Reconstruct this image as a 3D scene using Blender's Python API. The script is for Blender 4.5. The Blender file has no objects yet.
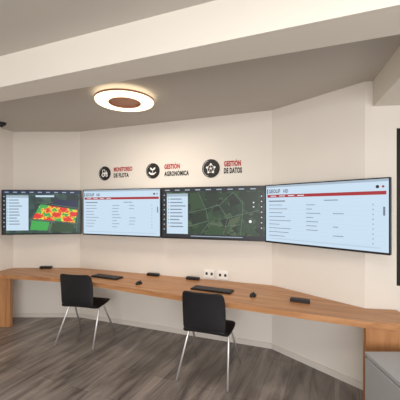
import bpy, bmesh, math, random
from mathutils import Vector, Matrix
random.seed(4)
scene = bpy.context.scene
scene.view_settings.view_transform = 'Standard'
scene.view_settings.look = 'None'
C = scene.collection
H = 1.65      # eye height
CEIL = 2.78
DESK = 0.74

def s2l(c):
    return tuple(((v/255)/12.92 if v/255 <= 0.04045 else (((v/255)+0.055)/1.055)**2.4) for v in c)

MATS = {}
def mat(name, rgb, rough=0.6, metal=0.0, emis=0.0, noise=0.0, nscale=8.0, spec=0.5, bump=0.0):
    if name in MATS: return MATS[name]
    m = bpy.data.materials.new(name); m.use_nodes = True
    nt = m.node_tree; b = nt.nodes['Principled BSDF']
    col = s2l(rgb)+(1,)
    b.inputs['Base Color'].default_value = col
    b.inputs['Roughness'].default_value = rough
    b.inputs['Metallic'].default_value = metal
    b.inputs['Specular IOR Level'].default_value = spec
    if emis > 0:
        b.inputs['Emission Color'].default_value = col
        b.inputs['Emission Strength'].default_value = emis
        b.inputs['Base Color'].default_value = (0.01,0.01,0.01,1)
    if noise > 0 or bump > 0:
        tc = nt.nodes.new('ShaderNodeTexCoord')
        n = nt.nodes.new('ShaderNodeTexNoise'); n.inputs['Scale'].default_value = nscale
        n.inputs['Detail'].default_value = 4
        nt.links.new(tc.outputs['Object'], n.inputs['Vector'])
        if noise > 0:
            mix = nt.nodes.new('ShaderNodeMix'); mix.data_type='RGBA'
            mix.inputs[6].default_value = tuple(v*(1-noise) for v in col[:3])+(1,)
            mix.inputs[7].default_value = tuple(min(1,v*(1+noise)) for v in col[:3])+(1,)
            nt.links.new(n.outputs['Fac'], mix.inputs[0])
            nt.links.new(mix.outputs[2], b.inputs['Base Color'])
        if bump > 0:
            bp = nt.nodes.new('ShaderNodeBump'); bp.inputs['Strength'].default_value = bump
            bp.inputs['Distance'].default_value = 0.002
            nt.links.new(n.outputs['Fac'], bp.inputs['Height'])
            nt.links.new(bp.outputs['Normal'], b.inputs['Normal'])
    MATS[name] = m
    return m

def wood(name, dark, light, rot, stretch, rough, planks=False):
    m = bpy.data.materials.new(name); m.use_nodes = True
    nt = m.node_tree; b = nt.nodes['Principled BSDF']; L = nt.links.new
    tc = nt.nodes.new('ShaderNodeTexCoord')
    mp = nt.nodes.new('ShaderNodeMapping'); mp.inputs['Rotation'].default_value = (0,0,rot)
    L(tc.outputs['Object'], mp.inputs['Vector'])
    mp2 = nt.nodes.new('ShaderNodeMapping'); mp2.inputs['Scale'].default_value = stretch
    L(mp.outputs['Vector'], mp2.inputs['Vector'])
    n = nt.nodes.new('ShaderNodeTexNoise'); n.inputs['Scale'].default_value = 1.0
    n.inputs['Detail'].default_value = 8; n.inputs['Roughness'].default_value = 0.6
    n.inputs['Distortion'].default_value = 0.6
    L(mp2.outputs['Vector'], n.inputs['Vector'])
    r = nt.nodes.new('ShaderNodeValToRGB')
    r.color_ramp.elements[0].position = 0.30; r.color_ramp.elements[1].position = 0.72
    r.color_ramp.elements[0].color = s2l(dark)+(1,); r.color_ramp.elements[1].color = s2l(light)+(1,)
    L(n.outputs['Fac'], r.inputs['Fac'])
    out = r.outputs['Color']
    if planks:
        br = nt.nodes.new('ShaderNodeTexBrick')
        br.inputs['Scale'].default_value = 1.0
        br.inputs['Brick Width'].default_value = 1.25
        br.inputs['Row Height'].default_value = 0.20
        br.inputs['Mortar Size'].default_value = 0.002
        br.inputs['Mortar Smooth'].default_value = 0.2
        br.offset = 0.37
        br.inputs['Color1'].default_value = (0.78,0.78,0.78,1)
        br.inputs['Color2'].default_value = (1.16,1.16,1.16,1)
        br.inputs['Mortar'].default_value = (0.4,0.4,0.4,1)
        L(mp.outputs['Vector'], br.inputs['Vector'])
        mx = nt.nodes.new('ShaderNodeMix'); mx.data_type='RGBA'; mx.blend_type='MULTIPLY'
        mx.inputs[0].default_value = 1
        L(out, mx.inputs[6]); L(br.outputs['Color'], mx.inputs[7]); out = mx.outputs[2]
    L(out, b.inputs['Base Color'])
    b.inputs['Roughness'].default_value = rough
    MATS[name] = m
    return m

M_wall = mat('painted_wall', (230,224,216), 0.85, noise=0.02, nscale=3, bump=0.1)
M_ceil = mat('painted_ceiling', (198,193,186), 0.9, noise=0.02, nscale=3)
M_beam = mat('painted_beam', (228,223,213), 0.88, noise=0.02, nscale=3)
M_base = mat('baseboard_white', (220,214,206), 0.5)
M_floor = wood('grey_oak_floor', (78,72,69), (160,149,142), -1.15, (1.3,8,1), 0.27, planks=True)
M_desk = wood('oak_laminate', (158,106,66), (208,154,106), 0.42, (1.5,26,26), 0.40)
M_deskv = wood('oak_laminate_upright', (158,106,66), (202,148,100), 0.0, (14,14,1.2), 0.5)
M_black = mat('black_plastic', (20,20,23), 0.45)
M_bezel = mat('black_bezel', (12,12,14), 0.3)
M_shell = mat('black_seat_shell', (20,20,26), 0.5, bump=0.2, nscale=120)
M_chrome = mat('chrome', (230,230,232), 0.35, metal=0.75)
M_steel = mat('dark_steel', (60,60,62), 0.4, metal=0.8)
M_white = mat('white_plastic', (244,243,240), 0.4)
M_grey = mat('grey_laminate', (160,160,162), 0.5, noise=0.04, nscale=5)
M_greytop = mat('grey_top', (164,164,166), 0.4, noise=0.03, nscale=5)
M_copper = mat('copper_wood', (198,138,106), 0.45, noise=0.1, nscale=20)
M_glow = mat('lamp_diffuser', (255,236,200), 0.5, emis=2.4)
M_red = mat('sign_red', (176,20,30), 0.6)
M_dark = mat('sign_dark', (20,17,20), 0.6)
M_ink = mat('sign_white', (244,240,238), 0.6)
M_key = mat('key_plastic', (40,40,44), 0.5)

def link(o, parent=None):
    C.objects.link(o)
    if parent: o.parent = parent
    return o

def obj_from_bm(name, bm, mats, parent=None, smooth=False):
    me = bpy.data.meshes.new(name); bm.normal_update(); bm.to_mesh(me); bm.free()
    if not isinstance(mats,(list,tuple)): mats=[mats]
    for m in mats: me.materials.append(m)
    if smooth:
        for p in me.polygons: p.use_smooth = True
    return link(bpy.data.objects.new(name, me), parent)

def empty(name, loc, rotz=0, label=None, category=None, group=None):
    e = bpy.data.objects.new(name, None); e.empty_display_size = 0.1
    e.location = loc; e.rotation_euler = (0,0,rotz)
    C.objects.link(e)
    if label: e['label']=label
    if category: e['category']=category
    if group: e['group']=group
    return e

def bm_box(bm, lo, hi, mi=0, bevel=0.0):
    vs = [bm.verts.new((x,y,z)) for z in (lo[2],hi[2]) for y in (lo[1],hi[1]) for x in (lo[0],hi[0])]
    fs = []
    for idx in ((0,2,3,1),(4,5,7,6),(0,1,5,4),(2,6,7,3),(0,4,6,2),(1,3,7,5)):
        f = bm.faces.new([vs[i] for i in idx]); f.material_index = mi; fs.append(f)
    if bevel > 0:
        es = list({e for f in fs for e in f.edges})
        bmesh.ops.bevel(bm, geom=es, offset=bevel, segments=2, affect='EDGES', profile=0.5, material=mi)

def box(name, lo, hi, m, parent=None, bevel=0.0):
    bm = bmesh.new(); bm_box(bm, lo, hi, 0, bevel)
    return obj_from_bm(name, bm, m, parent)

def prism_bm(bm, pts, z0, z1):
    a = sum(pts[i][0]*pts[(i+1)%len(pts)][1]-pts[(i+1)%len(pts)][0]*pts[i][1] for i in range(len(pts)))
    if a < 0: pts = pts[::-1]
    b = [bm.verts.new((p[0],p[1],z0)) for p in pts]; t = [bm.verts.new((p[0],p[1],z1)) for p in pts]
    bm.faces.new(b[::-1]); bm.faces.new(t)
    n = len(pts)
    for i in range(n): bm.faces.new((b[i], b[(i+1)%n], t[(i+1)%n], t[i]))

def prism(name, pts, z0, z1, m, parent=None, bevel=0.0):
    bm = bmesh.new(); prism_bm(bm, pts, z0, z1)
    if bevel>0: bmesh.ops.bevel(bm, geom=list(bm.edges), offset=bevel, segments=2, affect='EDGES', profile=0.5)
    return obj_from_bm(name, bm, m, parent)

def structure(o): o['kind']='structure'; return o

def tube(name, pts, r, m, parent=None, seg=12):
    bm = bmesh.new(); pts=[Vector(p) for p in pts]; rings=[]
    up = None
    for i,p in enumerate(pts):
        if i==0: t=(pts[1]-p)
        elif i==len(pts)-1: t=(p-pts[i-1])
        else: t=(pts[i+1]-p).normalized()+(p-pts[i-1]).normalized()
        t.normalize()
        if up is None:
            up = t.orthogonal().normalized()
        else:
            up = (up - t*up.dot(t)).normalized()
        v = t.cross(up)
        rings.append([bm.verts.new(p+up*math.cos(a)*r+v*math.sin(a)*r) for a in [2*math.pi*k/seg for k in range(seg)]])
    for i in range(len(rings)-1):
        for k in range(seg):
            bm.faces.new((rings[i][k],rings[i][(k+1)%seg],rings[i+1][(k+1)%seg],rings[i+1][k]))
    bm.faces.new(rings[0][::-1]); bm.faces.new(rings[-1])
    bmesh.ops.recalc_face_normals(bm, faces=bm.faces)
    return obj_from_bm(name, bm, m, parent, smooth=True)

def smooth_path(pts, k=5):
    pts=[Vector(p) for p in pts]; out=[pts[0]]
    for i in range(1,len(pts)-1):
        a,b,c = pts[i-1],pts[i],pts[i+1]
        r = min((a-b).length,(c-b).length,0.06)*0.5
        p0=b+(a-b).normalized()*r; p1=b+(c-b).normalized()*r
        for j in range(k+1):
            t=j/k; out.append(p0*(1-t)**2+b*2*t*(1-t)+p1*t*t)
    out.append(pts[-1]); return out

# ------------------------------------------------ room shell
A=(-2.80,4.50); B=(-1.80,4.50); D=(0.84,3.50); E=(1.485,2.70); F=(1.745,2.663); G=(2.55,2.55)
LW=(-2.95,4.0)
def wallseg(name,p,q,z0=0,z1=CEIL,t=0.15,m=M_wall,ext0=0.0,ext1=0.0):
    p=Vector(p);q=Vector(q);d=(q-p).normalized();n=Vector((-d.y,d.x))
    p2=p-d*ext0;q2=q+d*ext1
    return structure(prism(name,[tuple(p),tuple(q),tuple(q2+n*t),tuple(p2+n*t)],z0,z1,m))
wallseg('wall_back_alcove',A,B)
wallseg('wall_back',B,D,ext1=-0.02)
wallseg('wall_angled',D,E)
wallseg('wall_pillar',E,F)
wallseg('wall_left_return',LW,A)
wallseg('wall_left',(-2.95,-2.6),LW)
wallseg('wall_right_sill',F,G,0,0.95)
wallseg('wall_right_header',F,G,2.35,CEIL)
wallseg('wall_right',G,(2.55,-2.6))
structure(box('wall_rear_sill',(-2.95,-2.75,0),(2.55,-2.6,0.8),M_wall))
structure(box('wall_rear_header',(-2.95,-2.75,2.5),(2.55,-2.6,CEIL),M_wall))
structure(box('wall_rear_pier',(-2.95,-2.75,0.8),(-2.3,-2.6,2.5),M_wall))
structure(box('wall_rear_side',(1.9,-2.75,0.8),(2.55,-2.6,2.5),M_wall))
room=[(-3.1,-2.75),(2.7,-2.75),(2.7,2.75),(1.9,2.85),(1.62,2.90),(0.95,3.65),(-1.75,4.65),(-3.0,4.65),(-3.1,4.0)]
structure(prism('floor',room,-0.1,0.0,M_floor))
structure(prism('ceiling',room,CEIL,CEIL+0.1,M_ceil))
bd=Vector((1,-0.385)).normalized(); bn=Vector((-bd.y,bd.x))
b0=Vector((-1.50,2.25)); 
bl=b0-bd*((b0.x+2.95)/bd.x); brt=b0+bd*((2.55-b0.x)/bd.x)
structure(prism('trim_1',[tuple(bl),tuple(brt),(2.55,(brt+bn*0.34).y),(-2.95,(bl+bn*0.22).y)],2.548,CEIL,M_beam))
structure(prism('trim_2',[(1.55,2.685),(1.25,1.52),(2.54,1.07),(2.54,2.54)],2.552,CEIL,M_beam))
sw=empty('window_1',(F[0],F[1],0.95),math.atan2(G[1]-F[1],G[0]-F[0])); sw['kind']='structure'
M_glass=mat('glowing_window_glass',(205,215,222),0.05,emis=0.9)  # pane emits by itself, daylight outside is put into its colour
wl=(Vector(G)-Vector(F)).length
bm=bmesh.new()
bm_box(bm,(0,0.01,0),(0.045,0.1,1.4)); bm_box(bm,(wl-0.05,0.01,0),(wl,0.1,1.4)); bm_box(bm,(0.045,0.01,0),(wl-0.05,0.1,0.05)); bm_box(bm,(0.045,0.01,1.35),(wl-0.05,0.1,1.4))
obj_from_bm('window_frame',bm,M_bezel,sw)
box('window_pane',(0.045,0.06,0.05),(wl-0.05,0.07,1.35),M_glass,sw)

def baseb(name,p,q):
    p=Vector(p);q=Vector(q);d=(q-p).normalized();n=Vector((d.y,-d.x))
    structure(prism(name,[tuple(p+n*0.002),tuple(q+n*0.002),tuple(q+n*0.014),tuple(p+n*0.014)],0,0.06,M_base))
baseb('baseboard_alcove',A,B); baseb('baseboard_back',B,D); baseb('baseboard_angled',D,E); baseb('baseboard_left',(-2.95,-2.5),LW)

# ------------------------------------------------ desk
desk=empty('built_in_desk',(-0.6,3.7,0),0,'long light oak laminate wall desk following the angled walls','desk')
def child(o,parent):
    o.parent=parent; o.matrix_parent_inverse=Matrix.Translation(parent.location).inverted(); return o
child(prism('desktop',[(-2.79,4.49),(-1.80,4.49),(0.835,3.492),(1.478,2.692),(1.735,2.655),(1.72,2.30),(1.306,2.374),(-0.205,3.07),(-1.62,3.80),(-2.90,4.08)],DESK-0.05,DESK,M_desk,bevel=0.003),desk)
child(box('leg_panel',(-2.80,4.12,0),(-2.61,4.18,DESK-0.052),M_deskv,bevel=0.003),desk)
child(prism('end_panel',[(1.318,2.385),(1.70,2.315),(1.71,2.345),(1.325,2.415)],0,DESK-0.052,M_deskv,bevel=0.003),desk)
child(prism('side_panel',[(1.318,2.425),(1.345,2.42),(1.49,2.67),(1.462,2.69)],0,DESK-0.052,M_deskv,bevel=0.003),desk)

cab=empty('low_cabinet',(1.5,1.8,0),0,'low grey laminate cabinet beside the oak desk end','cabinet')
box('body',(-0.30,-0.36,0.04),(0.30,0.36,0.58),M_grey,cab,bevel=0.004)
box('cabinet_top',(-0.31,-0.37,0.58),(0.31,0.37,0.605),M_greytop,cab,bevel=0.003)
box('plinth',(-0.28,-0.34,0),(0.28,0.34,0.04),M_black,cab)
dr=box('door',(-0.318,-0.35,0.05),(-0.301,0.35,0.57),M_grey,cab,bevel=0.003)
tube('handle',smooth_path([(-0.318,-0.25,0.45),(-0.345,-0.25,0.45),(-0.345,-0.10,0.45),(-0.318,-0.10,0.45)]),0.005,M_chrome,dr)

# ------------------------------------------------ text / flat shapes
def text_mesh(body, bold=0.0):
    cu=bpy.data.curves.new('t','FONT'); cu.body=body; cu.size=1; cu.offset=bold
    cu.resolution_u=3; cu.space_character=1.0+bold*2.2
    o=bpy.data.objects.new('t',cu); C.objects.link(o)
    dg=bpy.context.evaluated_depsgraph_get(); dg.update()
    me=bpy.data.meshes.new_from_object(o.evaluated_get(dg))
    bpy.data.objects.remove(o); bpy.data.curves.remove(cu)
    return me
def text_right(body,bold):
    me=text_mesh(body,bold); r=max(v.co.x for v in me.vertices); bpy.data.meshes.remove(me); return r
def add_text(bm, body, x, z, h, y, mi=0, width=None, bold=0.0):
    """plain capitals as flat mesh; acute accents are drawn as a slanted stroke above the letter"""
    plain=body.replace('Ó','O')
    me=text_mesh(plain,bold)
    xs=[v.co.x for v in me.vertices]
    x0=min(xs); x1=max(xs); sy=h/0.7; sx=sy if width is None else width/(x1-x0)
    vs=[bm.verts.new((x+(v.co.x-x0)*sx, y, z+v.co.y*sy)) for v in me.vertices]
    for p in me.polygons:
        try:
            f=bm.faces.new([vs[i] for i in p.vertices]); f.material_index=mi
        except ValueError: pass
    bpy.data.meshes.remove(me)
    for i,ch in enumerate(body):
        if ch=='Ó':
            c=(text_right(plain[:i],bold)+text_right(plain[:i+1],bold))/2-x0
            pts=[(c-0.08,0.77),(c+0.04,0.77),(c+0.20,0.91),(c+0.05,0.91)]
            f=bm.faces.new([bm.verts.new((x+a*sx,y,z+b_*sy)) for a,b_ in pts]); f.material_index=mi
def quad(bm,x0,z0,x1,z1,y,mi):
    f=bm.faces.new([bm.verts.new(c) for c in ((x0,y,z0),(x1,y,z0),(x1,y,z1),(x0,y,z1))]); f.material_index=mi
def poly(bm,pts,y,mi):
    f=bm.faces.new([bm.verts.new((p[0],y,p[1])) for p in pts]); f.material_index=mi
    f.normal_update()
    if f.normal.y>0: f.normal_flip()
def disc(bm,cx,cz,r,y,mi,n=24): poly(bm,[(cx+r*math.cos(2*math.pi*k/n),cz+r*math.sin(2*math.pi*k/n)) for k in range(n)],y,mi)
def ring(bm,cx,cz,r0,r1,y,mi,a0=0,a1=2*math.pi,n=28):
    for k in range(n):
        a=a0+(a1-a0)*k/n; b=a0+(a1-a0)*(k+1)/n
        poly(bm,[(cx+r0*math.cos(a),cz+r0*math.sin(a)),(cx+r1*math.cos(a),cz+r1*math.sin(a)),(cx+r1*math.cos(b),cz+r1*math.sin(b)),(cx+r0*math.cos(b),cz+r0*math.sin(b))],y,mi)
def seg(bm,p,q,w,y,mi):
    p=Vector(p);q=Vector(q);d=(q-p).normalized();n=Vector((-d.y,d.x))*w/2
    poly(bm,[tuple(p-n),tuple(q-n),tuple(q+n),tuple(p+n)],y,mi)

# ------------------------------------------------ screens
def em(n,c,s=1.0): return mat('screen_'+n,c,0.4,emis=s)
SM=[em('page',(200,222,240)),em('dark',(24,29,40)),em('red',(166,40,50)),em('text',(110,126,146)),em('grey',(164,182,198)),
    em('field',(74,104,96)),em('map_green',(24,46,34)),em('heat_red',(224,44,40)),em('heat_yellow',(236,214,64)),em('heat_green',(60,168,78)),
    em('blue',(60,110,200)),em('white',(236,244,250)),em('row',(186,208,226)),em('orange',(236,130,48)),em('navy',(30,44,74)),em('road',(112,130,114)),em('plot',(42,72,46)),em('plot_pale',(72,88,62))]
PAGE,DARK,RED,TXT,GREY,FIELD,MAPG,HR,HY,HG,BLUE,WHT,ROW,ORG,NAVY,ROAD,PLOT,PALE=range(18)
def satmat(name,cols,vs,ns):
    sat=bpy.data.materials.new(name); sat.use_nodes=True
    nt=sat.node_tree; b=nt.nodes['Principled BSDF']; tc=nt.nodes.new('ShaderNodeTexCoord')
    mp=nt.nodes.new('ShaderNodeMapping'); mp.inputs['Rotation'].default_value=(0,0.45,0); mp.inputs['Scale'].default_value=(1,1,1.5)
    vo=nt.nodes.new('ShaderNodeTexVoronoi'); vo.inputs['Scale'].default_value=vs; vo.distance='CHEBYCHEV'
    no=nt.nodes.new('ShaderNodeTexNoise'); no.inputs['Scale'].default_value=ns; no.inputs['Detail'].default_value=8; no.inputs['Roughness'].default_value=0.7
    sp=nt.nodes.new('ShaderNodeSeparateColor')
    mx=nt.nodes.new('ShaderNodeMix'); mx.data_type='FLOAT'; mx.inputs[0].default_value=0.5
    r=nt.nodes.new('ShaderNodeValToRGB')
    els=r.color_ramp.elements
    els[0].position=0.25; els[0].color=s2l(cols[0])+(1,); els[1].position=0.8; els[1].color=s2l(cols[-1])+(1,)
    for k,c in enumerate(cols[1:-1]):
        e=els.new(0.25+0.55*(k+1)/(len(cols)-1)); e.color=s2l(c)+(1,)
    L=nt.links.new
    L(tc.outputs['Object'],mp.inputs['Vector']); L(mp.outputs['Vector'],vo.inputs['Vector']); L(tc.outputs['Object'],no.inputs['Vector'])
    L(vo.outputs['Color'],sp.inputs['Color']); L(sp.outputs[0],mx.inputs[2]); L(no.outputs['Fac'],mx.inputs[3])
    L(mx.outputs[0],r.inputs['Fac']); L(r.outputs['Color'],b.inputs['Emission Color'])
    b.inputs['Emission Strength'].default_value=1.0; b.inputs['Base Color'].default_value=(0.01,0.01,0.01,1); b.inputs['Roughness'].default_value=0.4
    return sat
SM.append(satmat('screen_satellite',[(12,28,24),(20,46,34),(30,60,42),(46,76,50),(80,98,72)],12,30))
SM.append(satmat('screen_aerial_fields',[(26,42,48),(40,64,64),(58,86,76),(84,108,90)],8,12))
SAT,AER=18,19

def page_list(bm,W,Hs,rich):
    Y=[-0.0006*k for k in range(6)]
    quad(bm,-W/2,-Hs/2,W/2,Hs/2,Y[0],PAGE)
    X=lambda u:-W/2+W*u
    Z=lambda v:Hs/2-Hs*v
    quad(bm,X(0),Z(0.035),X(1),Z(0),Y[1],GREY)
    quad(bm,X(0.012),Z(0.155),X(0.02),Z(0.06),Y[1],DARK)
    add_text(bm,'GEOLIF',X(0.03),Z(0.135),0.040,Y[1],DARK,width=W*0.12,bold=0.02)
    add_text(bm,'HD',X(0.185),Z(0.135),0.036,Y[1],DARK,width=W*0.045,bold=0.02)
    disc(bm,X(0.93),Z(0.105),0.014,Y[1],DARK,12); disc(bm,X(0.965),Z(0.105),0.01,Y[1],RED,12)
    quad(bm,X(0.015),Z(0.215),X(0.985),Z(0.165),Y[1],RED)
    for k in range(4): quad(bm,X(0.05+0.09*k),Z(0.196),X(0.11+0.09*k),Z(0.184),Y[2],WHT)
    quad(bm,X(0.03),Z(0.29),X(0.20),Z(0.27),Y[1],TXT)
    quad(bm,X(0.55),Z(0.285),X(0.66),Z(0.272),Y[1],TXT)
    n=8 if rich else 9
    rd=random.Random(7 if rich else 3)
    for k in range(n):
        v=0.345+k*0.068
        quad(bm,X(0.03),Z(v+0.030),X(0.97),Z(v+0.028),Y[1],ROW)
        w=rd.uniform(0.10,0.24)
        quad(bm,X(0.035),Z(v+0.009),X(0.035+w),Z(v-0.001),Y[1],TXT)
        if rd.random()<0.8: quad(bm,X(0.40),Z(v+0.009),X(0.40+rd.uniform(0.05,0.12)),Z(v-0.001),Y[1],TXT)
        if rd.random()<0.5: quad(bm,X(0.62),Z(v+0.009),X(0.62+rd.uniform(0.04,0.09)),Z(v-0.001),Y[1],TXT)
        quad(bm,X(0.90),Z(v+0.014),X(0.905),Z(v-0.006),Y[1],RED if k%3==0 else TXT)
    quad(bm,X(0.05),Z(0.955),X(0.95),Z(0.935),Y[1],ROW)
    quad(bm,X(0.965),Z(0.50),X(0.978),Z(0.38),Y[1],TXT)

def map_screen(bm,W,Hs,heat):
    Y=[-0.0006*k for k in range(7)]
    X=lambda u:-W/2+W*u
    Z=lambda v:Hs/2-Hs*v
    PP=lambda pts:[(X(a),Z(c)) for a,c in pts]
    quad(bm,-W/2,-Hs/2,W/2,Hs/2,Y[0],AER if heat else SAT)
    quad(bm,X(0),Z(0.075),X(1),Z(0),Y[3],DARK if not heat else NAVY)
    for k in range(9): quad(bm,X(0.03+0.105*k),Z(0.05),X(0.08+0.105*k),Z(0.03),Y[4],GREY)
    quad(bm,X(0),Z(1),X(0.045),Z(0.075),Y[1],DARK)
    for k in range(8): disc(bm,X(0.022),Z(0.14+0.1*k),0.009,Y[2],GREY,10)
    pe=0.27 if not heat else 0.33
    quad(bm,X(0.05),Z(0.93),X(pe),Z(0.11),Y[3],PAGE)
    quad(bm,X(0.05),Z(0.17),X(pe),Z(0.11),Y[4],GREY)
    rd=random.Random(11)
    for k in range(9):
        v=0.22+k*0.07
        disc(bm,X(0.068),Z(v),0.007,Y[4],(HG,BLUE,ORG)[k%3],8)
        quad(bm,X(0.085),Z(v+0.012),X(0.085+rd.uniform(0.08,0.17)),Z(v-0.008),Y[4],TXT)
    if heat:
        g=[(0.48,0.32),(0.97,0.45),(0.93,0.76),(0.38,0.66)]
        def P(a,b):
            x=(g[0][0]*(1-a)+g[1][0]*a)*(1-b)+(g[3][0]*(1-a)+g[2][0]*a)*b
            y=(g[0][1]*(1-a)+g[1][1]*a)*(1-b)+(g[3][1]*(1-a)+g[2][1]*a)*b
            return (X(x),Z(y))
        nx,nz=36,20
        for i in range(nx):
            for j in range(nz):
                u,v=i/nx,j/nz
                t=math.sin(u*17+v*5)+0.9*math.cos(v*12-u*9+1)+rd.uniform(-0.8,0.8)-0.15
                if u<0.22 and v<0.6: t+=1.5
                c=HR if t<-0.35 else (ORG if t<0.05 else (HY if t<0.8 else HG))
                poly(bm,[P(i/nx,j/nz),P((i+1)/nx,j/nz),P((i+1)/nx,(j+1)/nz),P(i/nx,(j+1)/nz)],Y[1],c)
        poly(bm,PP([(0.37,0.70),(0.60,0.74),(0.57,0.94),(0.35,0.92)]),Y[1],HG)
        poly(bm,PP([(0.64,0.76),(0.93,0.80),(0.90,0.97),(0.61,0.96)]),Y[1],PLOT)
        poly(bm,PP([(0.66,0.20),(0.97,0.24),(0.98,0.40),(0.64,0.32)]),Y[1],NAVY)
        for a,c in (((0.36,0.68),(0.96,0.785)),((0.63,0.74),(0.59,0.98)),((0.99,0.2),(0.95,0.97)),((0.44,0.27),(0.99,0.42))): seg(bm,(X(a[0]),Z(a[1])),(X(c[0]),Z(c[1])),0.004,Y[2],ROAD)
        quad(bm,X(0.42),Z(0.15),X(0.66),Z(0.11),Y[2],PAGE)
    else:
        for pts,c in (([(0.29,0.10),(0.36,0.10),(0.44,0.38),(0.30,0.46)],PLOT),([(0.46,0.12),(0.58,0.12),(0.57,0.32),(0.47,0.38)],MAPG),
                      ([(0.31,0.54),(0.44,0.46),(0.46,0.64),(0.31,0.74)],MAPG),([(0.68,0.62),(0.78,0.56),(0.76,0.69),(0.66,0.73)],PALE),
                      ([(0.50,0.74),(0.63,0.79),(0.61,0.92),(0.45,0.92)],PLOT),([(0.75,0.11),(0.94,0.11),(0.94,0.40),(0.82,0.48),(0.82,0.30)],MAPG)):
            poly(bm,PP(pts),Y[1]*0.5,c)
        for pts in ([(0.28,0.50),(0.45,0.42),(0.58,0.35),(0.72,0.09)],[(0.58,0.35),(0.66,0.60),(0.62,0.93)],[(0.45,0.42),(0.48,0.70),(0.40,0.92)],[(0.66,0.60),(0.80,0.52),(0.95,0.45)],[(0.80,0.52),(0.78,0.92)],[(0.72,0.12),(0.80,0.3),(0.80,0.52)],[(0.48,0.70),(0.64,0.76),(0.78,0.72)],[(0.28,0.78),(0.47,0.66)],[(0.37,0.08),(0.45,0.42)]):
            for a,bq in zip(pts,pts[1:]): seg(bm,(X(a[0]),Z(a[1])),(X(bq[0]),Z(bq[1])),0.0035,Y[1],ROAD)
        ring(bm,X(0.87),Z(0.66),0.020,0.030,Y[2],DARK); disc(bm,X(0.87),Z(0.66),0.018,Y[2],WHT,16)
        disc(bm,X(0.90),Z(0.30),0.009,Y[2],WHT,12); disc(bm,X(0.90),Z(0.38),0.009,Y[2],WHT,12)
        quad(bm,X(0.955),Z(0.93),X(0.985),Z(0.12),Y[2],DARK)
        for k in range(7): disc(bm,X(0.97),Z(0.18+0.1*k),0.007,Y[3],WHT,10)
        quad(bm,X(0.045),Z(1),X(1),Z(0.935),Y[2],DARK)
        quad(bm,X(0.30),Z(0.975),X(0.80),Z(0.96),Y[3],GREY)

def tv(P,Q,kind,label,wallgap):
    P=Vector(P);Q=Vector(Q);W=(Q-P).length;mid=(P+Q)/2;ang=math.atan2(Q.y-P.y,Q.x-P.x)
    Ht=0.64; zc=H-0.075
    t=empty('wall_mounted_television',(mid.x,mid.y,zc-Ht/2),ang,label,'television','row of screens along the wall')
    W-=0.008
    bm=bmesh.new(); bm_box(bm,(-W/2,0.0,0),(W/2,0.035,Ht),bevel=0.004)
    bm_box(bm,(-W*0.36,0.035,0.08),(W*0.36,0.065,Ht-0.1),bevel=0.01)
    obj_from_bm('television_housing',bm,M_bezel,t)
    bm=bmesh.new(); bw=0.010
    for a,bq in (((-W/2,-0.004,0),(W/2,0,0.018)),((-W/2,-0.004,Ht-bw),(W/2,0,Ht)),((-W/2,-0.004,0.018),(-W/2+bw,0,Ht-bw)),((W/2-bw,-0.004,0.018),(W/2,0,Ht-bw))):
        bm_box(bm,a,bq)
    obj_from_bm('bezel',bm,M_bezel,t)
    bm=bmesh.new()
    if kind in('list','list2'): page_list(bm,W-2*bw,Ht-0.028,kind=='list')
    else: map_screen(bm,W-2*bw,Ht-0.028,kind=='heat')
    s=obj_from_bm('screen',bm,SM,t); s.location=(0,-0.0005,Ht/2+0.004)
    bm=bmesh.new(); bm_box(bm,(-0.2,0.065,0.2),(0.2,0.075,0.5)); 
    if wallgap>0.09: bm_box(bm,(-0.04,0.075,0.3),(0.04,wallgap,0.4))
    obj_from_bm('wall_bracket',bm,M_steel,t)
    return t
tv((-2.815,4.25),(-1.735,4.38),'heat','black flat television showing a crop field heat map',0.17)
tv((-1.675,4.29),(-0.50,3.85),'list','black flat television showing a pale web page list with red bar',0.13)
tv((-0.493,3.825),(0.755,3.42),'map','black flat television showing a dark green satellite map',0.09)
tv((0.735,3.385),(1.553,2.44),'list2','black flat television on the angled wall showing a pale data list',0.09)

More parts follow.
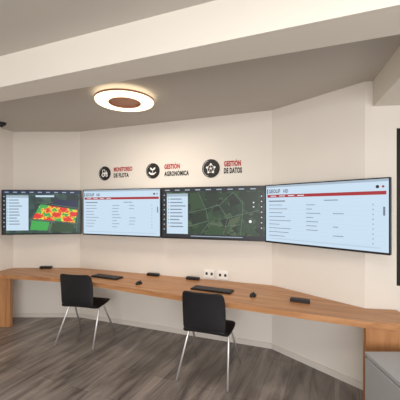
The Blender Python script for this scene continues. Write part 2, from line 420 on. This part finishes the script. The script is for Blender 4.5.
# ------------------------------------------------ wall signs
def wallpt(px): 
    d=3.818/(1+0.379*(px-200)/300); return Vector(((px-200)*d/300,d))
wang=math.atan2(D[1]-B[1],D[0]-B[0]); wn=Vector((math.sin(wang),-math.cos(wang)))
def zpx(py,d): return H+(207-py)*d/300
def sign(px,py,r,lines,tx0,widths,ys,h,icon,label):
    p=wallpt(px); d=p.y; z=zpx(py,d)
    loc=p+wn*0.003
    s=empty('wall_sign',(loc.x,loc.y,z-r),wang,label,'wall sign','round icon signs above the screens')
    bm=bmesh.new()
    n=40
    f=[bm.verts.new((r*math.cos(2*math.pi*k/n),0,r+r*math.sin(2*math.pi*k/n))) for k in range(n)]
    g=[bm.verts.new((v.co.x,-0.006,v.co.z)) for v in f]
    bm.faces.new(f[::-1]); bm.faces.new(g)
    for k in range(n): bm.faces.new((f[k],f[(k+1)%n],g[(k+1)%n],g[k]))
    bmesh.ops.recalc_face_normals(bm,faces=bm.faces)
    obj_from_bm('badge',bm,M_dark,s)
    bm=bmesh.new(); y=-0.0066; y2=-0.0072
    ring(bm,0,r,r*0.87,r*0.90,y,0,0.60*math.pi,1.40*math.pi)
    k=r*0.90
    if icon=='tractor':
        ring(bm,-0.25*k,r-0.22*k,0.16*k,0.32*k,y,0); ring(bm,0.38*k,r-0.32*k,0.09*k,0.21*k,y,0)
        poly(bm,[(-0.40*k,r+0.14*k),(0.55*k,r+0.14*k),(0.55*k,r-0.10*k),(0.05*k,r-0.12*k),(-0.05*k,r+0.08*k)],y2,0)
        for a,bq in (((-0.42*k,r+0.12*k),(-0.36*k,r+0.55*k)),((-0.36*k,r+0.55*k),(0.06*k,r+0.55*k)),((0.06*k,r+0.55*k),(0.12*k,r+0.12*k)),((0.38*k,r+0.1*k),(0.38*k,r+0.38*k))): seg(bm,a,bq,0.1*k,y2,0)
    elif icon=='plant':
        seg(bm,(0,r-0.18*k),(0,r+0.25*k),0.08*k,y,0)
        for sx in (-1,1):
            poly(bm,[(0,r+0.10*k),(sx*0.22*k,r+0.10*k),(sx*0.42*k,r+0.30*k),(sx*0.44*k,r+0.52*k),(sx*0.18*k,r+0.44*k),(sx*0.04*k,r+0.28*k)],y2,0)
        poly(bm,[(-0.62*k,r-0.12*k),(-0.48*k,r-0.12*k),(-0.32*k,r-0.28*k),(0.08*k,r-0.26*k),(0.12*k,r-0.36*k),(0.50*k,r-0.14*k),(0.60*k,r-0.22*k),(0.18*k,r-0.58*k),(-0.30*k,r-0.58*k),(-0.62*k,r-0.34*k)],y2,0)
    else:
        nodes=[(0,0.5),(-0.48,0.12),(0.48,0.12),(-0.3,-0.45),(0.3,-0.45)]
        for i in range(5):
            j=(0,2,4,3,1); a=nodes[j[i]]; bq=nodes[j[(i+1)%5]]
            seg(bm,(a[0]*k,r+a[1]*k),(bq[0]*k,r+bq[1]*k),0.06*k,y-0.00004*i,0)
            seg(bm,(0,r),(a[0]*k,r+a[1]*k),0.04*k,y-0.0003-0.00003*i,0)
        for q in nodes: disc(bm,q[0]*k,r+q[1]*k,0.13*k,y2-0.0005,0,14)
        disc(bm,0,r,0.11*k,y2-0.0005,0,14)
    obj_from_bm('icon',bm,[M_ink,M_red],s)
    def lx(px2): q=wallpt(px2); return (q-p).length*(1 if px2>px else -1)
    for i,(t,c) in enumerate(zip(lines,(M_red,M_dark))):
        bm=bmesh.new(); x0=lx(tx0); x1=lx(widths[i])
        add_text(bm,t,x0,zpx(ys[i],d)-(z-r),h,-0.002,0,width=x1-x0,bold=0.045)
        obj_from_bm('lettering',bm,c,s)
sign(105,173.5,0.102,('MONITOREO','DE FLOTA'),114,(132.5,129),(172,177.9),0.056,'tractor','round dark tractor emblem with MONITOREO DE FLOTA lettering')
sign(153,171,0.104,('GESTIÓN','AGRONÓMICA'),164.5,(180,189),(169.6,176.5),0.058,'plant','round dark hand and plant emblem with GESTIÓN AGRONÓMICA lettering')
sign(211,168.5,0.116,('GESTIÓN','DE DATOS'),224,(241,242),(167.0,173.8),0.062,'net','round dark network emblem with GESTIÓN DE DATOS lettering')

# ------------------------------------------------ ceiling lamp
lamp=empty('ceiling_lamp',(-0.762,3.04,2.705),0,'round ring ceiling lamp with copper centre and glowing diffuser','lamp')
def lathe(name,prof,m,parent,n=64,closed=True):
    bm=bmesh.new(); rows=[]
    for k in range(n):
        a=2*math.pi*k/n; rows.append([bm.verts.new((r*math.cos(a),r*math.sin(a),z)) for r,z in prof])
    L=len(prof)
    for k in range(n):
        for i in range(L if closed else L-1):
            bm.faces.new((rows[k][i],rows[k][(i+1)%L],rows[(k+1)%n][(i+1)%L],rows[(k+1)%n][i]))
    bmesh.ops.recalc_face_normals(bm,faces=bm.faces)
    return obj_from_bm(name,bm,m,parent,smooth=False)
lathe('outer_rim',[(0.290,0.014),(0.298,0.014),(0.298,0.030),(0.290,0.030)],M_copper,lamp)
lathe('diffuser',[(0.162,0.0),(0.284,0.0),(0.292,0.013),(0.284,0.028),(0.162,0.028)],M_glow,lamp)
lathe('inner_rim',[(0.150,-0.003),(0.161,-0.003),(0.161,0.034),(0.150,0.034)],M_copper,lamp)
bm=bmesh.new(); bmesh.ops.create_cone(bm,cap_ends=True,segments=48,radius1=0.149,radius2=0.149,depth=0.065)
o=obj_from_bm('ceiling_plate',bm,M_copper,lamp); o.location=(0,0,0.0425)

# small dark sensor on the ceiling near the alcove
sen=empty('ceiling_sensor',(-2.66,4.02,CEIL-0.035),0,'small round black sensor fixed under the ceiling','ceiling sensor')
bm=bmesh.new(); bmesh.ops.create_cone(bm,cap_ends=True,segments=28,radius1=0.045,radius2=0.060,depth=0.034,matrix=Matrix.Translation((0,0,0.018)))
obj_from_bm('sensor_housing',bm,M_black,sen)
bm=bmesh.new(); bmesh.ops.create_uvsphere(bm,u_segments=20,v_segments=10,radius=0.026)
obj_from_bm('sensor_lens',bm,M_steel,sen,smooth=True)

# ------------------------------------------------ chairs
def shell(name,prof,halfw,parent,m,dish):
    bm=bmesh.new(); rows=[]; nu=9
    for i,((y,z),w) in enumerate(zip(prof,halfw)):
        a=prof[max(0,i-1)]; b_=prof[min(len(prof)-1,i+1)]
        t=Vector((b_[0]-a[0],b_[1]-a[1])).normalized(); n=Vector((t.y,-t.x)) 
        row=[]
        for k in range(nu):
            u=-1+2*k/(nu-1); dd=dish[i]*(u*u)
            row.append(bm.verts.new((u*w,y+n.x*dd,z+n.y*dd)))
        rows.append(row)
    for i in range(len(rows)-1):
        for k in range(nu-1): bm.faces.new((rows[i][k],rows[i][k+1],rows[i+1][k+1],rows[i+1][k]))
    o=obj_from_bm(name,bm,m,parent,smooth=True)
    so=o.modifiers.new('s','SOLIDIFY'); so.thickness=0.016; so.offset=0
    ss=o.modifiers.new('ss','SUBSURF'); ss.levels=1; ss.render_levels=2
    return o
def make_chair(loc,rot,label):
    c=empty('chair',(loc[0],loc[1],0),rot,label,'chair','black chairs at the desk')
    shell('seat',[(0.235,0.435),(0.225,0.447),(0.15,0.458),(0.03,0.450),(-0.09,0.445),(-0.16,0.450),(-0.20,0.468),(-0.215,0.49)],
          [0.175,0.205,0.228,0.232,0.228,0.222,0.216,0.212],c,M_shell,[0,-0.006,-0.012,-0.014,-0.014,-0.012,0.0,0.010])
    shell('backrest',[(-0.211,0.480),(-0.222,0.53),(-0.232,0.60),(-0.242,0.68),(-0.252,0.76),(-0.262,0.820),(-0.268,0.848),(-0.270,0.858)],
          [0.213,0.214,0.216,0.217,0.215,0.210,0.196,0.165],c,M_shell,[0.012,0.02,0.028,0.032,0.03,0.026,0.02,0.014])
    for sx in (-1,1):
        for fy,ty in ((0.25,0.04),(-0.28,-0.06)):
            tube('leg',smooth_path([(sx*0.10,ty,0.428),(sx*0.205,ty,0.422),(sx*0.25,fy,0.006)]),0.010,M_chrome,c)
    bm=bmesh.new(); bm_box(bm,(-0.12,-0.085,0.424),(0.12,0.07,0.438),bevel=0.003)
    obj_from_bm('seat_bracket',bm,M_steel,c)
    return c
make_chair((0.105,3.02),math.atan2(-0.33,0.92),'black plastic shell chair with thin chrome legs at the oak desk')
make_chair((-1.42,3.77),math.atan2(-0.20,0.95),'black plastic shell chair with thin chrome legs at the oak desk')

# ------------------------------------------------ desk items
def deskpt(px,py,z=DESK): d=(H-z)*300/(py-207); return ((px-200)*d/300,d)
da=math.atan2(-0.46,1)
def keyboard(px,py,w):
    x,y=deskpt(px,py)
    k=empty('keyboard',(x,y,DESK+0.001),da,'slim black computer keyboard on the oak desk','keyboard','keyboards on the desk')
    bm=bmesh.new(); bm_box(bm,(-w/2,-0.07,0),(w/2,0.07,0.016),bevel=0.004); obj_from_bm('keyboard_case',bm,M_black,k)
    bm=bmesh.new(); nc=18; kw=(w-0.02)/nc
    for r_ in range(5):
        for c_ in range(nc):
            if r_==0 and 4<=c_<=9: continue
            x0=-w/2+0.01+c_*kw; y0=-0.062+r_*0.0248
            bm_box(bm,(x0+0.001,y0+0.001,0.016),(x0+kw-0.001,y0+0.0235,0.021))
    bm_box(bm,(-w/2+0.01+4*kw,-0.061,0.016),(-w/2+0.01+10*kw,-0.0385,0.021))
    o=obj_from_bm('keys',bm,M_key,k); o['kind']='stuff'
keyboard(107,277.5,0.42); keyboard(212,290.5,0.46)
def mouse(px,py):
    x,y=deskpt(px,py)
    k=empty('computer_mouse',(x,y,DESK+0.001),da,'small black computer mouse on the oak desk','mouse','mice on the desk')
    bm=bmesh.new(); bmesh.ops.create_uvsphere(bm,u_segments=20,v_segments=12,radius=1)
    for v in bm.verts: v.co=Vector((v.co.x*0.033,v.co.y*0.055,max(0,v.co.z)*0.036*(1-0.2*v.co.y)))
    obj_from_bm('mouse_body',bm,M_black,k,smooth=True)
    bm=bmesh.new(); bmesh.ops.create_cone(bm,cap_ends=True,segments=16,radius1=0.008,radius2=0.008,depth=0.006,matrix=Matrix.Translation((0,0.026,0.029))@Matrix.Rotation(math.pi/2,4,'Y'))
    obj_from_bm('scroll_wheel',bm,M_key,k)
mouse(139,284); mouse(253,296)
def strip(x,y,a,w,label='black desktop power socket strip on the oak desk'):
    k=empty('socket_strip',(x,y,DESK+0.001),a,label,'power strip','socket strips on the desk')
    bm=bmesh.new(); bm_box(bm,(-w/2,-0.028,0),(w/2,0.028,0.032),bevel=0.005); obj_from_bm('strip_housing',bm,M_black,k)
    for i in range(3):
        bm=bmesh.new(); bm_box(bm,(-w/2+w*(i+0.5)/3-0.016,-0.016,0.032),(-w/2+w*(i+0.5)/3+0.016,0.016,0.0335),bevel=0.0005)
        obj_from_bm('socket',bm,M_key,k)
strip(-2.28,4.44,0,0.17); strip(-0.62,3.97,wang,0.17); strip(-0.09,3.76,wang,0.17)
sx_,sy_=deskpt(300,302); strip(sx_,sy_,da,0.18)

def outlet(px,py,w):
    p=wallpt(px); z=zpx(py,p.y); l=p+wn*0.002
    o=empty('wall_outlet',(l.x,l.y,z-0.052),wang,'white wall socket plate above the desk','wall outlet','white socket plates above the desk')
    bm=bmesh.new(); bm_box(bm,(-w/2,-0.012,0),(w/2,0,0.104),bevel=0.003); obj_from_bm('outlet_plate',bm,M_white,o)
    for i in range(2):
        bm=bmesh.new(); x=-w/4+i*w/2; bm_box(bm,(x-0.014,-0.0145,0.036),(x+0.014,-0.0125,0.068),bevel=0.0008)
        obj_from_bm('socket',bm,M_steel,o)
outlet(209.5,273.5,0.135); outlet(223,275,0.135)

# ------------------------------------------------ lights
def area(name,loc,rot,sx,sy,power,col):
    l=bpy.data.lights.new(name,'AREA'); l.shape='RECTANGLE'; l.size=sx; l.size_y=sy; l.energy=power; l.color=col
    o=bpy.data.objects.new(name,l); o.location=loc; o.rotation_euler=rot; C.objects.link(o); return o
area('window_daylight',(-0.2,-2.55,1.60),(math.radians(86),0,0),4.0,1.5,165,(1,0.985,0.965))
area('overhead_fill_light',(0.3,0.3,2.75),(0,0,0),1.2,0.6,18,(1,0.97,0.93))  # added fill light above the camera, stands for no known fixture
l=bpy.data.lights.new('lamp_light','AREA'); l.shape='DISK'; l.size=0.5; l.energy=18; l.color=(1,0.90,0.77)
o=bpy.data.objects.new('lamp_light',l); o.location=(-0.762,3.04,2.69); C.objects.link(o)
w=bpy.data.worlds.new('w'); scene.world=w; w.use_nodes=True
w.node_tree.nodes['Background'].inputs['Color'].default_value=(0.85,0.9,1,1)
w.node_tree.nodes['Background'].inputs['Strength'].default_value=0.6

# ------------------------------------------------ camera
cd=bpy.data.cameras.new('camera'); cd.sensor_width=36; cd.sensor_fit='HORIZONTAL'; cd.lens=36*300/400
cd.shift_y=7/400; cd.clip_start=0.05
co=bpy.data.objects.new('camera',cd); co.location=(0,0,H); co.rotation_euler=(math.pi/2,0,0); C.objects.link(co)
scene.camera=co
